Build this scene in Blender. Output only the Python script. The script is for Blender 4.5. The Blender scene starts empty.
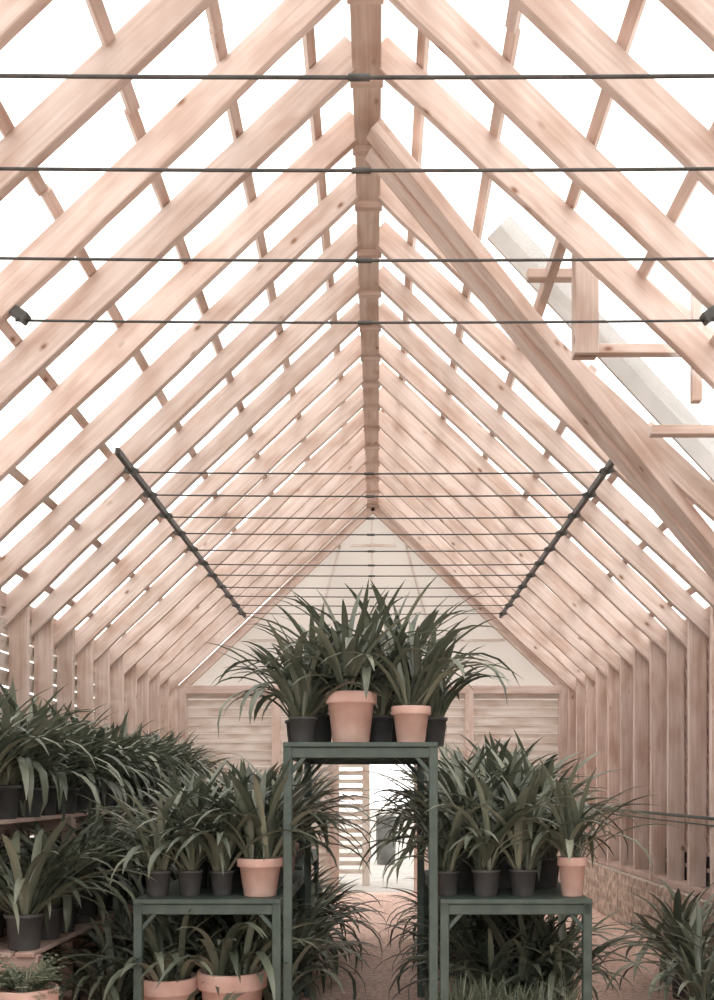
import bpy, math, random
from mathutils import Vector, Matrix
R = random.Random(7)
EYE = 1.285
XC = -0.05
HW = 2.36
SL = 0.95
APEX = EYE + 3.57
YB = 12.15
def PX(px, d): return (px-377)*d/1000.0
def PZ(py, d): return EYE + (787-py)*d/1000.0
def roofz(x): return APEX - SL*abs(x-XC)
scene = bpy.context.scene
col = scene.collection
try:
    scene.view_settings.view_transform = 'Standard'
except Exception: pass

# ------------------------------------------------------------ materials
def newmat(name):
    m = bpy.data.materials.new(name); m.use_nodes = True
    nt = m.node_tree; nt.nodes.clear()
    return m, nt
def N(nt, t, **kw):
    n = nt.nodes.new(t)
    for k, v in kw.items(): setattr(n, k, v)
    return n
def L(nt, a, b): nt.links.new(a, b)
def principled(nt, rough=0.6, spec=0.5):
    b = N(nt, 'ShaderNodeBsdfPrincipled'); b.inputs['Roughness'].default_value = rough
    b.inputs['Specular IOR Level'].default_value = spec
    o = N(nt, 'ShaderNodeOutputMaterial'); L(nt, b.outputs[0], o.inputs[0])
    return b
def ramp(nt, stops):
    r = N(nt, 'ShaderNodeValToRGB'); e = r.color_ramp.elements
    e[0].position = stops[0][0]; e[0].color = (*stops[0][1], 1)
    e[1].position = stops[-1][0]; e[1].color = (*stops[-1][1], 1)
    for p, c in stops[1:-1]:
        n = e.new(p); n.color = (*c, 1)
    return r
def mapped(nt, out, scale):
    m = N(nt, 'ShaderNodeMapping'); m.inputs['Scale'].default_value = scale
    L(nt, out, m.inputs[0]); return m.outputs[0]
def mul(nt, a, b, f=1.0, mode='MULTIPLY'):
    x = N(nt, 'ShaderNodeMix', data_type='RGBA', blend_type=mode)
    if isinstance(f, (int, float)): x.inputs[0].default_value = f
    else: L(nt, f, x.inputs[0])
    for s, v in ((6, a), (7, b)):
        if isinstance(v, tuple): x.inputs[s].default_value = (*v, 1)
        else: L(nt, v, x.inputs[s])
    return x.outputs[2]
def mat_wood(name, c0, c1, knot=(0.30, 0.16, 0.10)):
    m, nt = newmat(name); b = principled(nt, 0.7, 0.25)
    uv = N(nt, 'ShaderNodeUVMap').outputs[0]
    n1 = N(nt, 'ShaderNodeTexNoise'); n1.inputs['Scale'].default_value = 1; n1.inputs['Detail'].default_value = 5
    n1.inputs['Distortion'].default_value = 0.9
    L(nt, mapped(nt, uv, (1.5, 34, 1)), n1.inputs['Vector'])
    r = ramp(nt, [(0.3, c0), (0.68, c1)]); L(nt, n1.outputs[0], r.inputs[0])
    n2 = N(nt, 'ShaderNodeTexNoise'); n2.inputs['Scale'].default_value = 1; L(nt, mapped(nt, uv, (3.0, 7, 1)), n2.inputs['Vector'])
    r2 = ramp(nt, [(0.32, (0.80, 0.72, 0.67)), (0.55, (1, 1, 1))]); L(nt, n2.outputs[0], r2.inputs[0])
    c = mul(nt, r.outputs[0], r2.outputs[0])
    v = N(nt, 'ShaderNodeTexVoronoi'); v.inputs['Scale'].default_value = 1
    L(nt, mapped(nt, uv, (3.4, 6.5, 1)), v.inputs['Vector'])
    rk = ramp(nt, [(0.045, (1, 1, 1)), (0.075, (.45, .45, .45)), (0.13, (0, 0, 0))]); L(nt, v.outputs['Distance'], rk.inputs[0])
    c = mul(nt, c, knot, rk.outputs[0], 'MIX')
    at = N(nt, 'ShaderNodeAttribute'); at.attribute_name = 'tone'
    c = mul(nt, c, at.outputs['Color'])
    L(nt, c, b.inputs['Base Color'])
    bp = N(nt, 'ShaderNodeBump'); bp.inputs['Strength'].default_value = 0.3; bp.inputs['Distance'].default_value = 0.004
    L(nt, n1.outputs[0], bp.inputs['Height']); L(nt, bp.outputs[0], b.inputs['Normal'])
    return m
def mat_noise(name, c0, c1, scale=8, rough=0.7, bump=0.2, spec=0.3, metal=0, detail=6, dist=0.01):
    m, nt = newmat(name); b = principled(nt, rough, spec); b.inputs['Metallic'].default_value = metal
    tc = N(nt, 'ShaderNodeTexCoord')
    n = N(nt, 'ShaderNodeTexNoise'); n.inputs['Scale'].default_value = scale; n.inputs['Detail'].default_value = detail
    L(nt, tc.outputs['Object'], n.inputs['Vector'])
    r = ramp(nt, [(0.3, c0), (0.7, c1)]); L(nt, n.outputs[0], r.inputs[0]); L(nt, r.outputs[0], b.inputs['Base Color'])
    if bump:
        bp = N(nt, 'ShaderNodeBump'); bp.inputs['Strength'].default_value = bump; bp.inputs['Distance'].default_value = dist
        L(nt, n.outputs[0], bp.inputs['Height']); L(nt, bp.outputs[0], b.inputs['Normal'])
    return m
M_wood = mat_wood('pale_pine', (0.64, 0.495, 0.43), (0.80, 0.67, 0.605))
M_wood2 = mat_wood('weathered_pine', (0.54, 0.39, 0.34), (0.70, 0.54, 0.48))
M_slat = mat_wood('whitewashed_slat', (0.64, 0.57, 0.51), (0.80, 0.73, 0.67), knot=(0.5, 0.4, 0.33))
M_steel = mat_noise('dark_steel', (0.05, 0.05, 0.047), (0.10, 0.097, 0.09), 20, 0.5, 0.1, 0.4)
M_green = mat_noise('green_painted_metal', (0.052, 0.078, 0.066), (0.084, 0.114, 0.098), 14, 0.5, 0.1, 0.4)
M_terra = mat_noise('terracotta', (0.58, 0.36, 0.30), (0.74, 0.53, 0.46), 9, 0.8, 0.15, 0.2)
M_black = mat_noise('black_plastic_pot', (0.055, 0.055, 0.056), (0.095, 0.095, 0.093), 10, 0.5, 0.05, 0.4)
M_soil = mat_noise('potting_soil', (0.05, 0.03, 0.02), (0.13, 0.08, 0.06), 60, 0.95, 0.8, 0.1)
M_cheek = mat_noise('pale_flashing', (0.42, 0.41, 0.39), (0.54, 0.52, 0.50), 4, 0.6, 0.05)
M_pipe = mat_noise('irrigation_pipe', (0.03, 0.05, 0.045), (0.06, 0.08, 0.07), 10, 0.5, 0.0)
M_shadeblk = mat_noise('painted_shade_black', (0.02, 0.018, 0.018), (0.05, 0.045, 0.04), 6, 0.7, 0.3)  # near-black colour standing in for shadow at the stud bases
M_barrel = mat_noise('weathered_barrel_plastic', (0.09, 0.09, 0.085), (0.15, 0.15, 0.14), 6, 0.6, 0.1)
M_conc = mat_noise('pale_concrete', (0.36, 0.33, 0.30), (0.46, 0.43, 0.39), 3, 0.9, 0.2)

def mat_leaf(name, dark, mid, light, wscale=1):
    m, nt = newmat(name); b = principled(nt, 0.34, 0.6)
    uv = N(nt, 'ShaderNodeUVMap').outputs[0]
    sep = N(nt, 'ShaderNodeSeparateXYZ'); L(nt, uv, sep.inputs[0])
    r = ramp(nt, [(0.0, (0.28, 0.28, 0.19)), (0.12, mid), (0.5, dark), (1.0, mid)]); L(nt, sep.outputs[0], r.inputs[0])
    at = N(nt, 'ShaderNodeAttribute'); at.attribute_name = 'tone'
    c = mul(nt, r.outputs[0], light, at.outputs['Fac'], 'MIX')
    n = N(nt, 'ShaderNodeTexNoise'); n.inputs['Scale'].default_value = 1; L(nt, mapped(nt, uv, (3, 14, 1)), n.inputs['Vector'])
    r2 = ramp(nt, [(0.3, (0.72, 0.74, 0.72)), (0.7, (1.2, 1.2, 1.15))]); L(nt, n.outputs[0], r2.inputs[0])
    c = mul(nt, c, r2.outputs[0])
    L(nt, c, b.inputs['Base Color'])
    out = [x for x in nt.nodes if x.type == 'OUTPUT_MATERIAL'][0]
    t = N(nt, 'ShaderNodeBsdfTranslucent'); L(nt, c, t.inputs[0])
    mx = N(nt, 'ShaderNodeMixShader'); mx.inputs[0].default_value = 0.12
    L(nt, b.outputs[0], mx.inputs[1]); L(nt, t.outputs[0], mx.inputs[2]); L(nt, mx.outputs[0], out.inputs[0])
    return m
M_leaf = mat_leaf('clivia_leaf', (0.068, 0.084, 0.062), (0.102, 0.122, 0.090), (0.30, 0.32, 0.245))
M_fern = mat_leaf('fern_leaf', (0.11, 0.14, 0.095), (0.15, 0.185, 0.13), (0.30, 0.325, 0.24))

def mat_sheet(name, tfac, colr, wave=0.0):
    m, nt = newmat(name)
    o = N(nt, 'ShaderNodeOutputMaterial')
    tr = N(nt, 'ShaderNodeBsdfTransparent'); tr.inputs[0].default_value = (0.97, 0.97, 0.96, 1)
    tl = N(nt, 'ShaderNodeBsdfTranslucent'); df = N(nt, 'ShaderNodeBsdfDiffuse')
    tc = N(nt, 'ShaderNodeTexCoord')
    n = N(nt, 'ShaderNodeTexNoise'); n.inputs['Scale'].default_value = 0.8; L(nt, tc.outputs['Object'], n.inputs['Vector'])
    r = ramp(nt, [(0.35, tuple(x*0.88 for x in colr)), (0.65, colr)]); L(nt, n.outputs[0], r.inputs[0])
    L(nt, r.outputs[0], tl.inputs[0]); L(nt, r.outputs[0], df.inputs[0])
    m1 = N(nt, 'ShaderNodeMixShader'); m1.inputs[0].default_value = 0.35; L(nt, tl.outputs[0], m1.inputs[1]); L(nt, df.outputs[0], m1.inputs[2])
    m2 = N(nt, 'ShaderNodeMixShader'); m2.inputs[0].default_value = tfac; L(nt, m1.outputs[0], m2.inputs[1]); L(nt, tr.outputs[0], m2.inputs[2])
    L(nt, m2.outputs[0], o.inputs[0]); return m
M_poly = mat_sheet('polycarbonate', 0.8, (0.93, 0.93, 0.92))
M_gable = mat_sheet('milky_gable_sheet', 0.0, (0.55, 0.495, 0.45))

def mat_brick():
    m, nt = newmat('plinth_brick'); b = principled(nt, 0.9, 0.15)
    tc = N(nt, 'ShaderNodeTexCoord')
    sp = N(nt, 'ShaderNodeSeparateXYZ'); L(nt, tc.outputs['Object'], sp.inputs[0])
    cb = N(nt, 'ShaderNodeCombineXYZ'); L(nt, sp.outputs[1], cb.inputs[0]); L(nt, sp.outputs[2], cb.inputs[1])
    br = N(nt, 'ShaderNodeTexBrick'); br.inputs['Scale'].default_value = 1
    br.inputs['Brick Width'].default_value = 0.21; br.inputs['Row Height'].default_value = 0.085; br.inputs['Mortar Size'].default_value = 0.012
    br.inputs['Color1'].default_value = (0.60, 0.48, 0.41, 1); br.inputs['Color2'].default_value = (0.40, 0.31, 0.26, 1); br.inputs['Mortar'].default_value = (0.52, 0.45, 0.39, 1)
    nd = N(nt, 'ShaderNodeTexNoise'); nd.inputs['Scale'].default_value = 7; L(nt, cb.outputs[0], nd.inputs['Vector'])
    mv = mul(nt, cb.outputs[0], nd.outputs['Color'], 0.05, 'ADD')
    L(nt, mv, br.inputs['Vector'])
    n = N(nt, 'ShaderNodeTexNoise'); n.inputs['Scale'].default_value = 14; n.inputs['Detail'].default_value = 6; L(nt, tc.outputs['Object'], n.inputs['Vector'])
    r = ramp(nt, [(0.3, (0.55, 0.53, 0.51)), (0.7, (1.3, 1.28, 1.25))]); L(nt, n.outputs[0], r.inputs[0])
    c = mul(nt, br.outputs[0], r.outputs[0]); L(nt, c, b.inputs['Base Color'])
    bp = N(nt, 'ShaderNodeBump'); bp.inputs['Strength'].default_value = 0.9; bp.inputs['Distance'].default_value = 0.025
    L(nt, c, bp.inputs['Height']); L(nt, bp.outputs[0], b.inputs['Normal']); return m
M_brick = mat_brick()
def mat_floor():
    m, nt = newmat('pink_earth_floor'); b = principled(nt, 0.9, 0.15)
    tc = N(nt, 'ShaderNodeTexCoord')
    n = N(nt, 'ShaderNodeTexNoise'); n.inputs['Scale'].default_value = 3; n.inputs['Detail'].default_value = 9; n.inputs['Roughness'].default_value = 0.65
    L(nt, tc.outputs['Object'], n.inputs['Vector'])
    r = ramp(nt, [(0.28, (0.50, 0.40, 0.34)), (0.42, (0.72, 0.50, 0.42)), (0.70, (0.84, 0.63, 0.54))]); L(nt, n.outputs[0], r.inputs[0])
    n2 = N(nt, 'ShaderNodeTexNoise'); n2.inputs['Scale'].default_value = 30; n2.inputs['Detail'].default_value = 6; L(nt, tc.outputs['Object'], n2.inputs['Vector'])
    r2 = ramp(nt, [(0.35, (0.64, 0.64, 0.64)), (0.56, (1.0, 1.0, 1.0))]); L(nt, n2.outputs[0], r2.inputs[0])
    c = mul(nt, r.outputs[0], r2.outputs[0]); L(nt, c, b.inputs['Base Color'])
    bp = N(nt, 'ShaderNodeBump'); bp.inputs['Strength'].default_value = 0.7; bp.inputs['Distance'].default_value = 0.025
    L(nt, n2.outputs[0], bp.inputs['Height']); L(nt, bp.outputs[0], b.inputs['Normal']); return m
M_floor = mat_floor()

# ------------------------------------------------------------ mesh builder
class MB:
    def __init__(s): s.v = []; s.f = []; s.uv = []; s.t = []; s.mi = []; s.sm = []
    def face(s, idx, uvs, tone, mi=0, smooth=False):
        s.f.append(idx); s.uv.append(uvs); s.t.append(tone); s.mi.append(mi); s.sm.append(smooth)
    def beam(s, p0, p1, w, h, up=(0, 0, 1), n=1, bow=0.0, mi=0, tv=0.18, wane=0.0):
        """w = sideways thickness, h = size along up"""
        p0 = Vector(p0); p1 = Vector(p1); d = p1-p0; ln = d.length; d.normalize()
        up = Vector(up); sd = d.cross(up).normalized(); u = sd.cross(d).normalized()
        b0 = len(s.v); off = R.random()*50; ov = R.random()*50; tone = 1-R.random()*tv
        b1 = R.uniform(-bow, bow); b2 = R.uniform(-bow, bow)
        for i in range(n+1):
            t = i/n; k = math.sin(math.pi*t)
            c = p0+d*ln*t+sd*b1*k+u*b2*k
            wn = R.uniform(-wane, wane)
            for a, b in ((-.5, -.5), (.5, -.5), (.5, .5), (-.5, .5)):
                s.v.append(c+sd*w*a+u*(h*b+(wn if b < 0 else 0)))
        per = [0, w, w+h, 2*w+h, 2*w+2*h]
        for i in range(n):
            a = b0+i*4; u0 = off+ln*i/n; u1 = off+ln*(i+1)/n
            for j in range(4):
                k = (j+1) % 4
                s.face((a+j, a+k, a+4+k, a+4+j), [(u0, ov+per[j]), (u0, ov+per[j+1]), (u1, ov+per[j+1]), (u1, ov+per[j])], tone, mi)
        e = b0+n*4
        for q in ((b0+3, b0+2, b0+1, b0), (e, e+1, e+2, e+3)):
            s.face(q, [(off, ov), (off+w*.3, ov), (off+w*.3, ov+h), (off, ov+h)], tone*0.95, mi)
    def tube(s, p0, p1, r, n=8, mi=0, sag=0.0, seg=1):
        p0 = Vector(p0); p1 = Vector(p1); d = (p1-p0).normalized()
        a = d.orthogonal().normalized(); b = d.cross(a); b0 = len(s.v)
        for k in range(seg+1):
            t = k/seg; p = p0.lerp(p1, t); p = p-Vector((0, 0, sag*4*t*(1-t)))
            for i in range(n):
                th = 2*math.pi*i/n; s.v.append(p+a*r*math.cos(th)+b*r*math.sin(th))
        for k in range(seg):
            for i in range(n):
                j = (i+1) % n; q = b0+k*n
                s.face((q+i, q+j, q+n+j, q+n+i), [(0, 0)]*4, 1, mi, True)
        s.face(tuple(range(b0+n-1, b0-1, -1)), [(0, 0)]*n, 1, mi); q = b0+seg*n
        s.face(tuple(range(q, q+n)), [(0, 0)]*n, 1, mi)
    def lathe(s, prof, n=28, mi=0, c=(0, 0, 0)):
        b0 = len(s.v)
        for r, z in prof:
            for i in range(n):
                th = 2*math.pi*i/n; s.v.append(Vector((c[0]+r*math.cos(th), c[1]+r*math.sin(th), c[2]+z)))
        for k in range(len(prof)-1):
            for i in range(n):
                j = (i+1) % n; q = b0+k*n
                s.face((q+i, q+j, q+n+j, q+n+i), [(0, 0)]*4, 1, mi, True)
    def disc(s, r, z, n=28, mi=0, down=False, c=(0, 0)):
        b0 = len(s.v)
        for i in range(n):
            th = 2*math.pi*i/n; s.v.append(Vector((c[0]+r*math.cos(th), c[1]+r*math.sin(th), z)))
        idx = tuple(range(b0, b0+n)); s.face(idx[::-1] if down else idx, [(0, 0)]*n, 1, mi)
    def mesh(s, name, mats):
        me = bpy.data.meshes.new(name); me.from_pydata([tuple(v) for v in s.v], [], s.f)
        me.uv_layers.new(name='UVMap'); me.color_attributes.new('tone', 'FLOAT_COLOR', 'CORNER')
        fu = []; fc = []
        for fi, f in enumerate(s.f):
            t = s.t[fi]
            for k in range(len(f)):
                fu.extend(s.uv[fi][k]); fc.extend((t, t, t, 1.0))
        me.uv_layers['UVMap'].data.foreach_set('uv', fu)
        me.color_attributes['tone'].data.foreach_set('color', fc)
        me.polygons.foreach_set('material_index', s.mi); me.polygons.foreach_set('use_smooth', s.sm)
        for m in mats: me.materials.append(m)
        me.update(); return me
    def obj(s, name, mats, parent=None, bevel=0.0):
        o = bpy.data.objects.new(name, s.mesh(name, mats)); col.objects.link(o)
        if parent: o.parent = parent
        if bevel:
            b = o.modifiers.new('bevel', 'BEVEL'); b.width = bevel; b.segments = 1; b.limit_method = 'ANGLE'
        return o
def empty(name, loc=(0, 0, 0)):
    e = bpy.data.objects.new(name, None); e.location = loc; e.empty_display_size = 0.2; col.objects.link(e); return e

# ------------------------------------------------------------ floor / ground
b = MB(); b.v = [Vector(p) for p in ((XC-HW-.3, -1, 0), (XC+HW+.3, -1, 0), (XC+HW+.3, YB+.05, 0), (XC-HW-.3, YB+.05, 0))]
b.face((0, 1, 2, 3), [(0, 0)]*4, 1); b.obj('floor', [M_floor])
b = MB(); b.v = [Vector(p) for p in ((-30, -20, -.03), (30, -20, -.03), (30, 60, -.03), (-30, 60, -.03))]
b.face((0, 1, 2, 3), [(0, 0)]*4, 1); b.obj('ground', [M_conc])

# ------------------------------------------------------------ roof frame
KY = [4.26+.52*k for k in range(-8, 16)]
roof = empty('timber_roof_frame')
RH = 0.135; RT = 0.05
b = MB()
for i, y in enumerate(KY):
    k = i-8
    for sgn in (-1, 1):
        if sgn == 1 and k == 2: continue
        xe = XC+sgn*(HW+.28); x0 = XC+sgn*0.05
        nrm = Vector((sgn*SL, 0, 1)).normalized()
        jy = R.uniform(-.02, .02)
        b.beam((x0, y, roofz(x0)), (xe, y+jy, roofz(xe)+R.uniform(-.01, .01)), RT, RH+R.uniform(-.012, .014), up=nrm, n=14, bow=.018, wane=.004)
b.obj('rafters', [M_wood], roof, .004)
b = MB()
ys = [-.2, 3.0, 5.6, 8.2, YB]
for a, c in zip(ys[:-1], ys[1:]):
    b.beam((XC, a, APEX-.05+R.uniform(-.01, .01)), (XC, c-.004, APEX-.05+R.uniform(-.01, .01)), .14, .20, n=4, bow=.008, tv=.05)
for y in KY:
    b.beam((XC-.08, y+.05, APEX-.13), (XC+.08, y+.05, APEX-.13), .05, .10, tv=.05)
b.obj('ridge_beam', [M_wood], roof, .004)
b = MB()
for sgn in (-1, 1):
    for xo in (.2, .55, .9, 1.25, 1.6, 1.95, 2.3):
        x = XC+sgn*xo; nrm = Vector((sgn*SL, 0, 1)).normalized()
        off = nrm*(RH/2+.022)
        if sgn == 1 and .8 < xo < 2.0:
            segs = [(-.2, 4.78), (5.85, YB)]
        else: segs = [(-.2, 4.1), (4.1, 8.3), (8.3, YB)]
        for a, c in segs:
            p = Vector((x, a, roofz(x)))+off; q = Vector((x+R.uniform(-.015, .015), c, roofz(x)))+off
            b.beam(p, q, .05, .03, up=nrm, n=4, bow=.006)
b.obj('roof_battens', [M_wood], roof)
b = MB(); nr = Vector((SL, 0, 1)).normalized()
def onroof(xo, y, dn): return Vector((XC+xo, y, APEX-SL*xo))-nr*dn
b.beam(onroof(.10, 5.16, .10), onroof(2.34, 6.10, .115), .14, .07, up=nr, n=8, bow=.015, wane=.004, tv=.03)
b.beam(onroof(.10, 5.32, .11), onroof(2.34, 6.27, .12), .13, .07, up=nr, n=8, bow=.015, wane=.004, tv=.03)
b.obj('diagonal_brace', [M_wood], roof, .005)
b = MB()
b.beam((1.045, 5.02, EYE+2.70), (1.045, 5.02, EYE+2.16), .12, .09, up=(0, 1, 0))
b.beam((.78, 5.2, EYE+2.66), (1.14, 5.2, EYE+2.66), .06, .05)
b.beam((1.10, 5.2, EYE+2.27), (1.66, 5.2, EYE+2.27), .06, .05)
b.beam((1.42, 5.2, EYE+1.85), (2.05, 5.2, EYE+1.85), .06, .05)
b.beam((.95, 5.22, EYE+2.95), (2.15, 5.22, EYE+2.05), .05, .06)
b.beam((1.66, 5.2, EYE+2.6), (1.66, 5.2, EYE+2.0), .05, .05, up=(0, 1, 0))
b.beam((.9, 4.8, EYE+2.66), (.9, 5.9, EYE+2.66), .05, .07)
b.obj('vent_frame', [M_wood], roof, .004)
b = MB()
p = [Vector((.60, 5.42, EYE+2.98)), Vector((2.2, 5.72, EYE+1.46)), Vector((2.2, 5.72, EYE+1.70)), Vector((.72, 5.42, EYE+3.10))]
b.v = p+[q+Vector((0, .02, 0)) for q in p]
for f in ((0, 1, 2, 3), (7, 6, 5, 4), (0, 4, 5, 1), (1, 5, 6, 2), (2, 6, 7, 3), (3, 7, 4, 0)): b.face(f, [(0, 0)]*4, 1)
b.obj('vent_cheek', [M_cheek], roof)

# glazing
for sgn, nm in ((-1, 'left'), (1, 'right')):
    nrm = Vector((sgn*SL, 0, 1)).normalized(); off = nrm*(RH/2+.045)
    b = MB(); xe = XC+sgn*(HW+.4)
    ny = 160
    for i in range(ny+1):
        y = -.3+(YB+.6)*i/ny; c = nrm*(.008*(i % 2))
        b.v.append(Vector((XC, y, APEX))+off+c); b.v.append(Vector((xe, y, roofz(xe)))+off+c)
    for i in range(ny): b.face((2*i, 2*i+1, 2*i+3, 2*i+2), [(0, 0)]*4, 1)
    b.obj('roof_glazing_'+nm, [M_poly])

# ------------------------------------------------------------ tie rods
ties = empty('steel_tie_rods')
TZ = EYE+1.99
b = MB()
tx = 1.49
TY = [1.2, 1.7, 2.25, 2.785, 3.215, 3.755, 4.26]+[4.23+.52*k for k in range(4, 15)]
for y in TY:
    zz = TZ+R.uniform(-.006, .010)
    b.tube((XC-tx, y, zz), (XC+tx, y, zz), .0055, 8, sag=.010, seg=8)
    b.tube((XC-.030, y, zz-.010), (XC+.030, y, zz-.010), .0095, 8)
b.obj('rods', [M_steel], ties)
b = MB()
for sgn in (-1, 1):
    b.beam((XC+sgn*(tx+.01), 5.97, TZ+.015), (XC+sgn*(tx+.01), 11.75, TZ+.015), .030, .045)
    for y in TY:
        if y > 6:
            b.beam((XC+sgn*(tx-.03), y, TZ-.008), (XC+sgn*(tx+.05), y, TZ+.02), .04, .045)
        else:
            b.beam((XC+sgn*(tx-.05), y, TZ), (XC+sgn*(tx+.05), y, TZ+.07), .05, .045)
b.obj('clamp_rails', [M_steel], ties, .004)

# ------------------------------------------------------------ side walls
for sgn, nm in ((-1, 'left'), (1, 'right')):
    w = empty('wall_'+nm)
    b = MB(); xi = XC+sgn*HW
    ztop = roofz(xi)
    for i, y in enumerate(KY):
        b.beam((xi+sgn*.065, y+.055, .5), (xi+sgn*.065, y+.055, ztop-.02), .05, .13, up=(1, 0, 0), n=4, bow=.008)
    b.obj('studs', [M_wood], w, .004)
    b = MB()
    for a, c in ((-.2, 4.0), (4.0, 8.1), (8.1, YB)):
        b.beam((xi+sgn*.16, a, ztop-.05), (xi+sgn*.16, c, ztop-.05), .06, .10)
        b.beam((xi+sgn*.08, a, .52), (xi+sgn*.08, c, .52), .15, .05)
    b.obj('wall_plates', [M_wood2], w)
    b = MB(); z = .62
    while z < ztop:
        for a, c in ((-.2, 4.2), (4.2, 8.3), (8.3, YB)):
            b.beam((xi+sgn*.155, a, z), (xi+sgn*.155, c, z), .018, .10 if sgn < 0 else .128, up=(sgn*-.22, 0, 1))
        z += .118
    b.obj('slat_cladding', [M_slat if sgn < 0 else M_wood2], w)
    b = MB(); b.beam((xi+sgn*.12, -.2, .245), (xi+sgn*.12, YB, .245), .30, .49)
    b.obj('brick_plinth', [M_brick], w, .01)
    b = MB(); b.beam((xi+sgn*.142, -.2, .66), (xi+sgn*.142, YB, .66), .006, .26)  # dark strip added to paint the shadow between the stud bases
    b.obj('painted_shade_strip', [M_shadeblk], w)
b = MB()
b.tube((XC+HW-.03, 2, 1.07), (XC+HW-.03, YB-.1, 1.07), .012, 8)
b.tube((XC+HW-.02, 2, 1.02), (XC+HW-.02, YB-.1, 1.02), .006, 8)
b.obj('irrigation_pipe', [M_pipe])

# ------------------------------------------------------------ back wall
wb = empty('wall_back')
b = MB(); zt = EYE+1.18
for x in (XC-HW+.05, PX(276, YB), PX(340, YB)-.06, PX(418, YB), PX(469, YB), XC+HW-.05):
    b.beam((x, YB, 0), (x, YB, zt), .09, .10, up=(1, 0, 0))
b.beam((XC-HW, YB-.01, zt), (XC+HW, YB-.01, zt), .07, .10)
b.beam((PX(334, YB), YB-.03, 2.08), (PX(422, YB), YB-.03, 2.08), .08, .09)
for sgn in (-1, 1):
    b.beam((XC, YB+.0, APEX-.17), (XC+sgn*HW, YB+.0, roofz(XC+sgn*HW)-.17), .06, .10, up=(0, 0, 1))
b.obj('frame', [M_wood], wb, .004)
b = MB(); z = .1
xl = XC-HW; xr = XC+HW; dl = PX(337, YB); dr = PX(420, YB)
while z < zt-.03:
    segs = ((xl, dl), (dr, xr)) if z < 2.1 else ((xl, xr),)
    for a, c in segs: b.beam((a, YB+.06, z), (c, YB+.06, z), .016, .105, up=(0, .32, 1), tv=.1)
    z += .105
b.obj('slat_panels', [M_slat], wb)
b = MB()
zc = lambda py: PZ(py, YB); xx = lambda px: PX(px, YB)
b.v = [Vector(p) for p in ((xl, YB+.05, zt), (xr, YB+.05, zt), (XC, YB+.05, APEX))]
b.face((0, 1, 2), [(0, 0)]*3, 1)
b.obj('gable_sheet', [M_gable], wb)
b = MB()
b.beam((xx(245), YB+.02, zc(640)), (xx(505), YB+.02, zc(640)), .02, .03)
b.beam((xx(350), YB+.02, zc(545)), (xx(396), YB+.02, zc(545)), .02, .03)
b.beam((xx(372), YB+.02, zc(520)), (xx(372), YB+.02, zc(688)), .03, .02, up=(1, 0, 0))
b.beam((xx(300), YB+.02, zc(688)), (xx(340), YB+.02, zc(545)), .02, .03, up=(1, 0, 0))
b.beam((xx(446), YB+.02, zc(688)), (xx(406), YB+.02, zc(545)), .02, .03, up=(1, 0, 0))
b.obj('gable_battens', [M_slat], wb)

# outside, seen through the doorway
g = MB()
yg = 13.4
g.beam((PX(366, yg), yg, -.03), (PX(366, yg), yg, 1.75), .13, .10, up=(1, 0, 0))
g.beam((PX(318, yg), yg, -.03), (PX(318, yg), yg, 1.75), .08, .08, up=(1, 0, 0))
z = .15
while z < 1.7:
    g.beam((PX(316, yg), yg+.05, z), (PX(364, yg), yg+.05, z), .02, .06); z += .11
g.obj('slatted_gate', [M_slat])
bx, by = PX(386, 17), 17
g = MB(); g.lathe([(.14, 0), (.155, .02), (.168, .3), (.172, .5), (.165, .78), (.175, .79), (.175, .83), (.16, .83), (.15, .76)], c=(bx, by, -.03)); g.disc(.158, .74, c=(bx, by))
g.obj('water_barrel', [M_barrel])

# ------------------------------------------------------------ tables
def table(name, x0, x1, y0, y1, z):
    b = MB(); t = .042
    b.beam(((x0+x1)/2, y0-.01, z-.012), ((x0+x1)/2, y1+.01, z-.012), x1-x0, .022)
    for y in (y0+t/2, y1-t/2): b.beam((x0, y, z-.05), (x1, y, z-.05), t*.8, .05)
    for x in (x0+t/2, x1-t/2): b.beam((x, y0, z-.05), (x, y1, z-.05), t*.8, .05)
    yc = y0+.35
    while yc < y1-.1: b.beam((x0, yc, z-.04), (x1, yc, z-.04), .03, .03); yc += .38
    for x in (x0+t/2, x1-t/2):
        for y in (y0+t/2, y1-t/2):
            b.beam((x, y, 0), (x, y, z-.02), t, t, up=(0, 1, 0))
            sx = 1 if x < (x0+x1)/2 else -1
            b.beam((x+sx*.01, y, z-.15), (x+sx*.09, y, z-.06), .02, .02, up=(0, 1, 0))
    for x in (x0+t/2, x1-t/2): b.beam((x, y0, .18), (x, y1, .18), .025, .03)
    return b.obj(name, [M_green], None, .003)
HT = PZ(742, 4.74); LT = PZ(899, 4.74)
table('tall_green_table', -.445, .289, 4.74, 6.15, HT)
table('low_green_table', -1.156, -.456, 4.74, 6.4, LT)
table('low_green_table', .300, 1.02, 4.74, 6.4, LT)
table('low_green_table', -1.25, -.50, 6.75, 8.6, LT)
table('low_green_table', .45, 1.2, 6.75, 8.6, LT)

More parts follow.
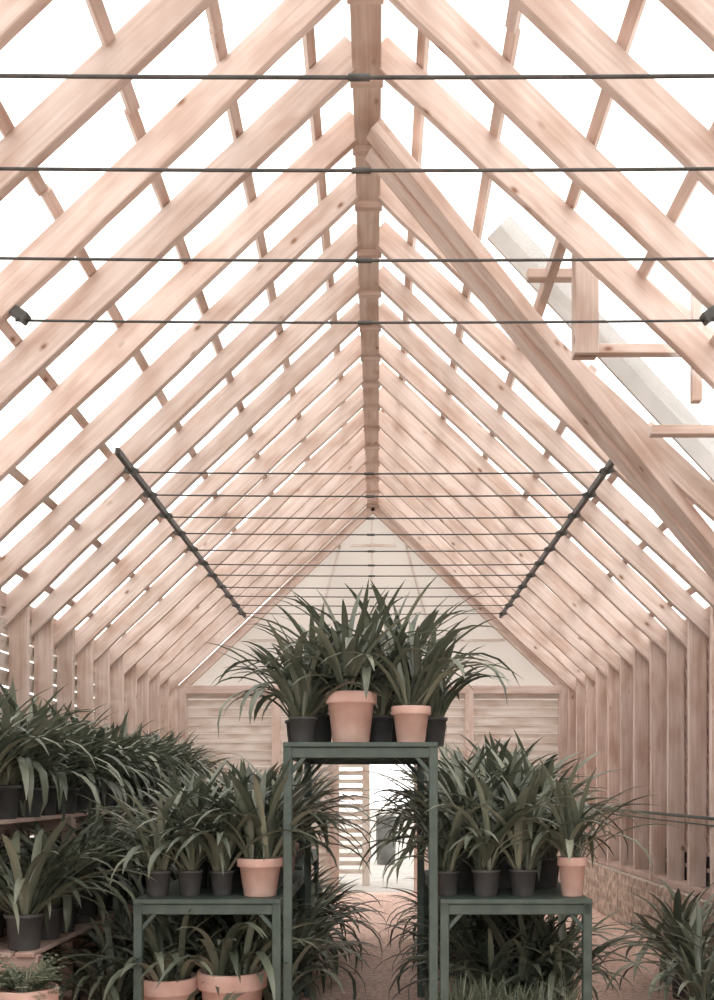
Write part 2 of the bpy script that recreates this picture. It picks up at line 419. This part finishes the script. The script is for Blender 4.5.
# left staging bench
b = MB(); SX0 = -2.36; SX1 = -1.86; SZ = 1.12; S2 = .50
YS = 4.74
for i in range(5):
    x = SX0+(SX1-SX0)*(i+.5)/5; b.beam((x, YS, SZ-.012), (x, 10.6, SZ-.012), .09, .022, n=6, bow=.004)
for i in range(7):
    x = SX0+(-1.62-SX0)*(i+.5)/7; b.beam((x, YS, S2-.012), (x, 10.6, S2-.012), .09, .022, n=6, bow=.004)
y = YS+.06
while y < 10.7:
    b.beam((SX0, y, SZ-.06), (SX1, y, SZ-.06), .05, .08); b.beam((SX0, y, S2-.06), (-1.62, y, S2-.06), .05, .08)
    b.beam((SX1-.04, y+.05, 0), (SX1-.04, y+.05, SZ-.03), .07, .07, up=(0, 1, 0)); b.beam((SX0+.05, y+.05, 0), (SX0+.05, y+.05, SZ-.03), .07, .07, up=(0, 1, 0))
    b.beam((-1.66, y+.05, 0), (-1.66, y+.05, S2-.03), .06, .06, up=(0, 1, 0))
    y += 1.31
b.obj('wooden_staging_bench', [M_wood2], None, .003)

# ------------------------------------------------------------ plants
def leaf(b, rnd, base, az, e0, bend, Ln, w, tone, mi, nseg=9, side=0.0, fold=.18):
    p = Vector(base); ds = Ln/nseg; pts = []
    for i in range(nseg+1):
        t = i/nseg
        e = e0-bend*(t**1.35)
        a = az+side*t
        d = Vector((math.cos(e)*math.cos(a), math.cos(e)*math.sin(a), math.sin(e)))
        sd = Vector((-math.sin(a), math.cos(a), 0)); nn = sd.cross(d)
        ww = w*(.55+.45*min(1, t*3.2))*(1 if t < .66 else max(.05, 1-((t-.66)/.34)**2.1))
        pts.append((p.copy(), sd, nn, ww)); p = p+d*ds
    o = len(b.v)
    for q, sd, nn, ww in pts:
        upn = nn if nn.z > 0 else -nn
        b.v += [q-sd*ww*.5+upn*ww*fold, q, q+sd*ww*.5+upn*ww*fold]
    for i in range(nseg):
        a = o+i*3; t0 = i/nseg; t1 = (i+1)/nseg
        b.face((a, a+1, a+4, a+3), [(t0, tone), (t0, tone+.5), (t1, tone+.5), (t1, tone)], tone, mi, True)
        b.face((a+1, a+2, a+5, a+4), [(t0, tone+.5), (t0, tone+1), (t1, tone+1), (t1, tone+.5)], tone, mi, True)
def pot(b, r, h, kind):
    if kind == 't':
        b.lathe([(r*.70, 0), (r*.72, .004), (r*.90, h*.76), (r*1.0, h*.77), (r*1.02, h*.80), (r*1.03, h*.98), (r*1.0, h), (r*.90, h), (r*.87, h*.85)], mi=0)
    else:
        b.lathe([(r*.76, 0), (r*.78, .004), (r*.94, h*.88), (r*1.02, h*.89), (r*1.04, h*.985), (r*1.0, h), (r*.95, h), (r*.92, h*.87)], mi=0)
    b.disc(r*.72, .002, mi=0, down=True); b.disc(r*.91, h*.87, mi=1)
def clivia(kind, r, h, Ln, n, seed, w=.040, up=0.0, droop=1.0):
    rnd = random.Random(seed); b = MB(); pot(b, r, h, kind)
    nc = 3 if n > 28 else (2 if n > 18 else 1)
    ca0 = rnd.uniform(0, 6.28)
    for c in range(nc):
        cr = r*.42 if nc > 1 else 0; ca = ca0+c*2*math.pi/nc
        cx, cy = cr*math.cos(ca), cr*math.sin(ca)
        m = n//nc; fan = rnd.uniform(0, math.pi)
        for i in range(m):
            t = i/max(1, m-1)            # 0 outer .. 1 inner
            az = fan+(math.pi if i % 2 else 0)+rnd.gauss(0, .9)
            e0 = math.radians(48+34*t+rnd.uniform(-14, 12)+up)
            e0 = min(e0, math.radians(89))
            bend = math.radians((128-70*t)*rnd.uniform(.4, 1.35)*droop)
            l = Ln*(rnd.uniform(.72, 1.12))*(1.0-.15*t*t)
            rr = r*.16*(1-t)+.004
            tone = max(0, min(.95, rnd.gauss(.28, .30)))
            leaf(b, rnd, (cx+rr*math.cos(az), cy+rr*math.sin(az), h*.84), az, e0, bend, l, w*rnd.uniform(.70, 1.12), tone, 2, side=rnd.uniform(-.5, .5))
    return b.mesh('potted_clivia', [M_terra if kind == 't' else M_black, M_soil, M_leaf])
def put(me, name, x, y, z, rot=None, sc=1.0):
    o = bpy.data.objects.new(name, me); col.objects.link(o); o.location = (x, y, z)
    o.rotation_euler = (0, 0, R.uniform(0, 6.28) if rot is None else rot); o.scale = (sc, sc, sc); return o
NM = 'potted_clivia'
for i, (px, d, r, h, k, Ln, n, up) in enumerate([
    (351, 4.92, .125, .25, 't', .66, 42, 6), (411, 4.90, .095, .18, 't', .64, 36, 4), (303, 4.93, .070, .13, 'b', .58, 32, 2),
    (379, 5.12, .08, .15, 'b', .76, 33, 10), (318, 5.2, .085, .16, 'b', .76, 33, 8), (432, 5.25, .08, .15, 'b', .56, 33, 4),
    (300, 5.45, .08, .15, 'b', .66, 33, 4), (350, 5.55, .09, .17, 'b', .84, 33, 14), (404, 5.6, .09, .17, 'b', .92, 33, 14)]):
    put(clivia(k, r, h, Ln, n, 120+i, up=up), NM, PX(px, d), d, HT)
for i, (px, d, r, h, k, Ln, n, up) in enumerate([
    (158, 4.88, .065, .125, 'b', .60, 36, 4), (190, 4.90, .063, .125, 'b', .60, 36, 6), (222, 4.93, .060, .12, 'b', .60, 33, 6), (260, 4.90, .110, .185, 't', .62, 45, 4),
    (447, 4.92, .06, .12, 'b', .54, 30, 2), (486, 4.88, .070, .13, 'b', .64, 39, 6), (523, 4.90, .068, .13, 'b', .62, 39, 6), (572, 4.89, .070, .19, 't', .56, 36, 4)]):
    put(clivia(k, r, h, Ln, n, 220+i, up=up, w=.036), NM, PX(px, d), d, LT)
for i, (px, d, r, h, k, Ln, n) in enumerate([(168, 5.0, .15, .34, 't', .58, 39), (232, 5.0, .17, .37, 't', .68, 45)]):
    put(clivia(k, r, h, Ln, n, 300+i, up=-2, droop=1.1), NM, PX(px, d), d, 0.0)
VB = [clivia('b', .085, .16, .66, 39, 400+i, up=R.uniform(-4, 6)) for i in range(8)]
VD = [clivia('b', .085, .16, .66, 45, 450+i, up=-6, droop=1.2) for i in range(5)]
VT = [clivia('t', .10, .18, .66, 39, 500+i, up=R.uniform(-4, 4)) for i in range(3)]
def anyv(): return R.choice(VB) if R.random() < .85 else R.choice(VT)
def jit(a): return R.uniform(-a, a)
for y in (5.3, 5.72, 6.18):
    for x in (-1.0, -.79, -.58): put(anyv(), NM, x+jit(.03), y+jit(.05), LT, sc=R.uniform(.92, 1.05))
    for x in (.45, .67, .89): put(anyv(), NM, x+jit(.03), y+jit(.05), LT, sc=R.uniform(.98, 1.15))
for y in (6.95, 7.4, 7.85, 8.35):
    for x in (-1.1, -.86, -.63): put(anyv(), NM, x+jit(.03), y+jit(.05), LT, sc=R.uniform(.9, 1.1))
    for x in (.58, .83, 1.06): put(anyv(), NM, x+jit(.03), y+jit(.05), LT, sc=R.uniform(1.1, 1.35))
# floor plants
for y in (5.3, 5.8, 6.5, 7.0, 7.5, 8.0, 8.5):
    put(R.choice(VT+VB), NM, -.74+jit(.03), y+jit(.05), 0, sc=R.uniform(1.0, 1.15))
    put(R.choice(VT+VB), NM, .80+jit(.03), y+jit(.05), 0, sc=R.uniform(1.0, 1.15))
    if y < 6.6:
        put(anyv(), NM, -1.0+jit(.03), y, 0, sc=1.0); put(anyv(), NM, .95+jit(.03), y, 0, sc=1.0)
for y in (5.25, 5.75, 6.3, 6.9, 7.5, 8.2): put(R.choice(VD), NM, -.53+jit(.02), y, 0, sc=R.uniform(.98, 1.08))
for y in (5.3, 5.8, 6.35, 6.9, 7.5, 8.2): put(R.choice(VD), NM, .59+jit(.02), y, 0, sc=R.uniform(.98, 1.08))
# bench plants
y = YS+.13
while y < 10.4:
    put(R.choice(VD), NM, -1.93+jit(.02), y+jit(.04), SZ, sc=R.uniform(.98, 1.12))
    put(R.choice(VB), NM, -2.12+jit(.02), y+.1+jit(.05), SZ, sc=R.uniform(.95, 1.15))
    y += .31
y = YS+.13
while y < 10.4:
    put(R.choice(VD), NM, -1.72+jit(.02), y+jit(.04), S2, sc=R.uniform(1.0, 1.1))
    put(R.choice(VD), NM, -2.02+jit(.02), y+.1+jit(.05), S2, sc=R.uniform(.85, .95))
    y += .30
y = 5.2
while y < 9.5:
    put(R.choice(VD), NM, -1.42+jit(.03), y+jit(.04), 0, sc=R.uniform(.9, 1.08)); y += .42
# right foreground
for x, y, s in ((1.80, 5.55, 1.0), (1.88, 6.1, 1.1), (1.68, 5.15, .72), (1.95, 5.2, .95), (1.95, 6.6, .95)):
    put(R.choice(VB), NM, x, y, 0, sc=s)

# grass clumps and fern
def grass(seed):
    rnd = random.Random(seed); b = MB()
    b.lathe([(.05, 0), (.07, .02), (.075, .09), (.07, .10), (.06, .09)], n=16, mi=0); b.disc(.066, .088, n=16, mi=1)
    for i in range(90):
        az = rnd.uniform(0, 6.28); rr = rnd.uniform(0, .055)
        leaf(b, rnd, (rr*math.cos(az), rr*math.sin(az), .085), az, math.radians(rnd.uniform(50, 88)), math.radians(rnd.uniform(10, 80)), rnd.uniform(.16, .28), .006, rnd.uniform(.1, .9), 2, nseg=5)
    return b.mesh('grass_clump', [M_black, M_soil, M_fern])
G = [grass(i) for i in range(3)]
for row, y in enumerate((4.86, 5.02)):
    for i in range(5): put(R.choice(G), 'grass_clump', .40+i*.13+jit(.01), y+jit(.01), 0, sc=R.uniform(.98, 1.15))
def fern(seed):
    rnd = random.Random(seed); b = MB(); pot(b, .13, .36, 't')
    for i in range(44):
        az = rnd.uniform(0, 6.28); e0 = math.radians(rnd.uniform(35, 85)); Ln = rnd.uniform(.14, .24); ns = 9
        p = Vector((.03*math.cos(az), .03*math.sin(az), .31)); bend = math.radians(rnd.uniform(40, 90))
        for s in range(ns):
            t = s/ns; e = e0-bend*t; d = Vector((math.cos(e)*math.cos(az), math.cos(e)*math.sin(az), math.sin(e)))
            p = p+d*Ln/ns
            if s > 1:
                for q in (-1, 1):
                    leaf(b, rnd, p, az+q*1.15, e*.5, .4, .055*(1-t*.6), .014, rnd.uniform(.3, .9), 2, nseg=2)
        leaf(b, rnd, (.03*math.cos(az), .03*math.sin(az), .31), az, e0, bend, Ln, .005, .5, 2, nseg=6)
    return b.mesh('potted_fern', [M_terra, M_soil, M_fern])
put(fern(5), 'potted_fern', PX(26, 4.52), 4.52, 0.0, sc=1.06)

# ------------------------------------------------------------ light
w = bpy.data.worlds.new('overcast'); scene.world = w; w.use_nodes = True
bg = w.node_tree.nodes['Background']; bg.inputs[0].default_value = (1, .985, .965, 1); bg.inputs[1].default_value = 2.45
sun = bpy.data.lights.new('soft_sun', 'SUN'); sun.energy = 1.0; sun.angle = math.radians(35); sun.color = (1, .95, .9)
so = bpy.data.objects.new('soft_sun', sun); col.objects.link(so); so.rotation_euler = (math.radians(38), math.radians(12), 0)

cam = bpy.data.cameras.new('camera'); co = bpy.data.objects.new('camera', cam); col.objects.link(co)
co.location = (0, 0, EYE); co.rotation_euler = (math.radians(90), 0, 0)
cam.lens = 36; cam.sensor_width = 36; cam.sensor_fit = 'AUTO'; cam.shift_x = -.020; cam.shift_y = .287
cam.clip_end = 200
scene.camera = co
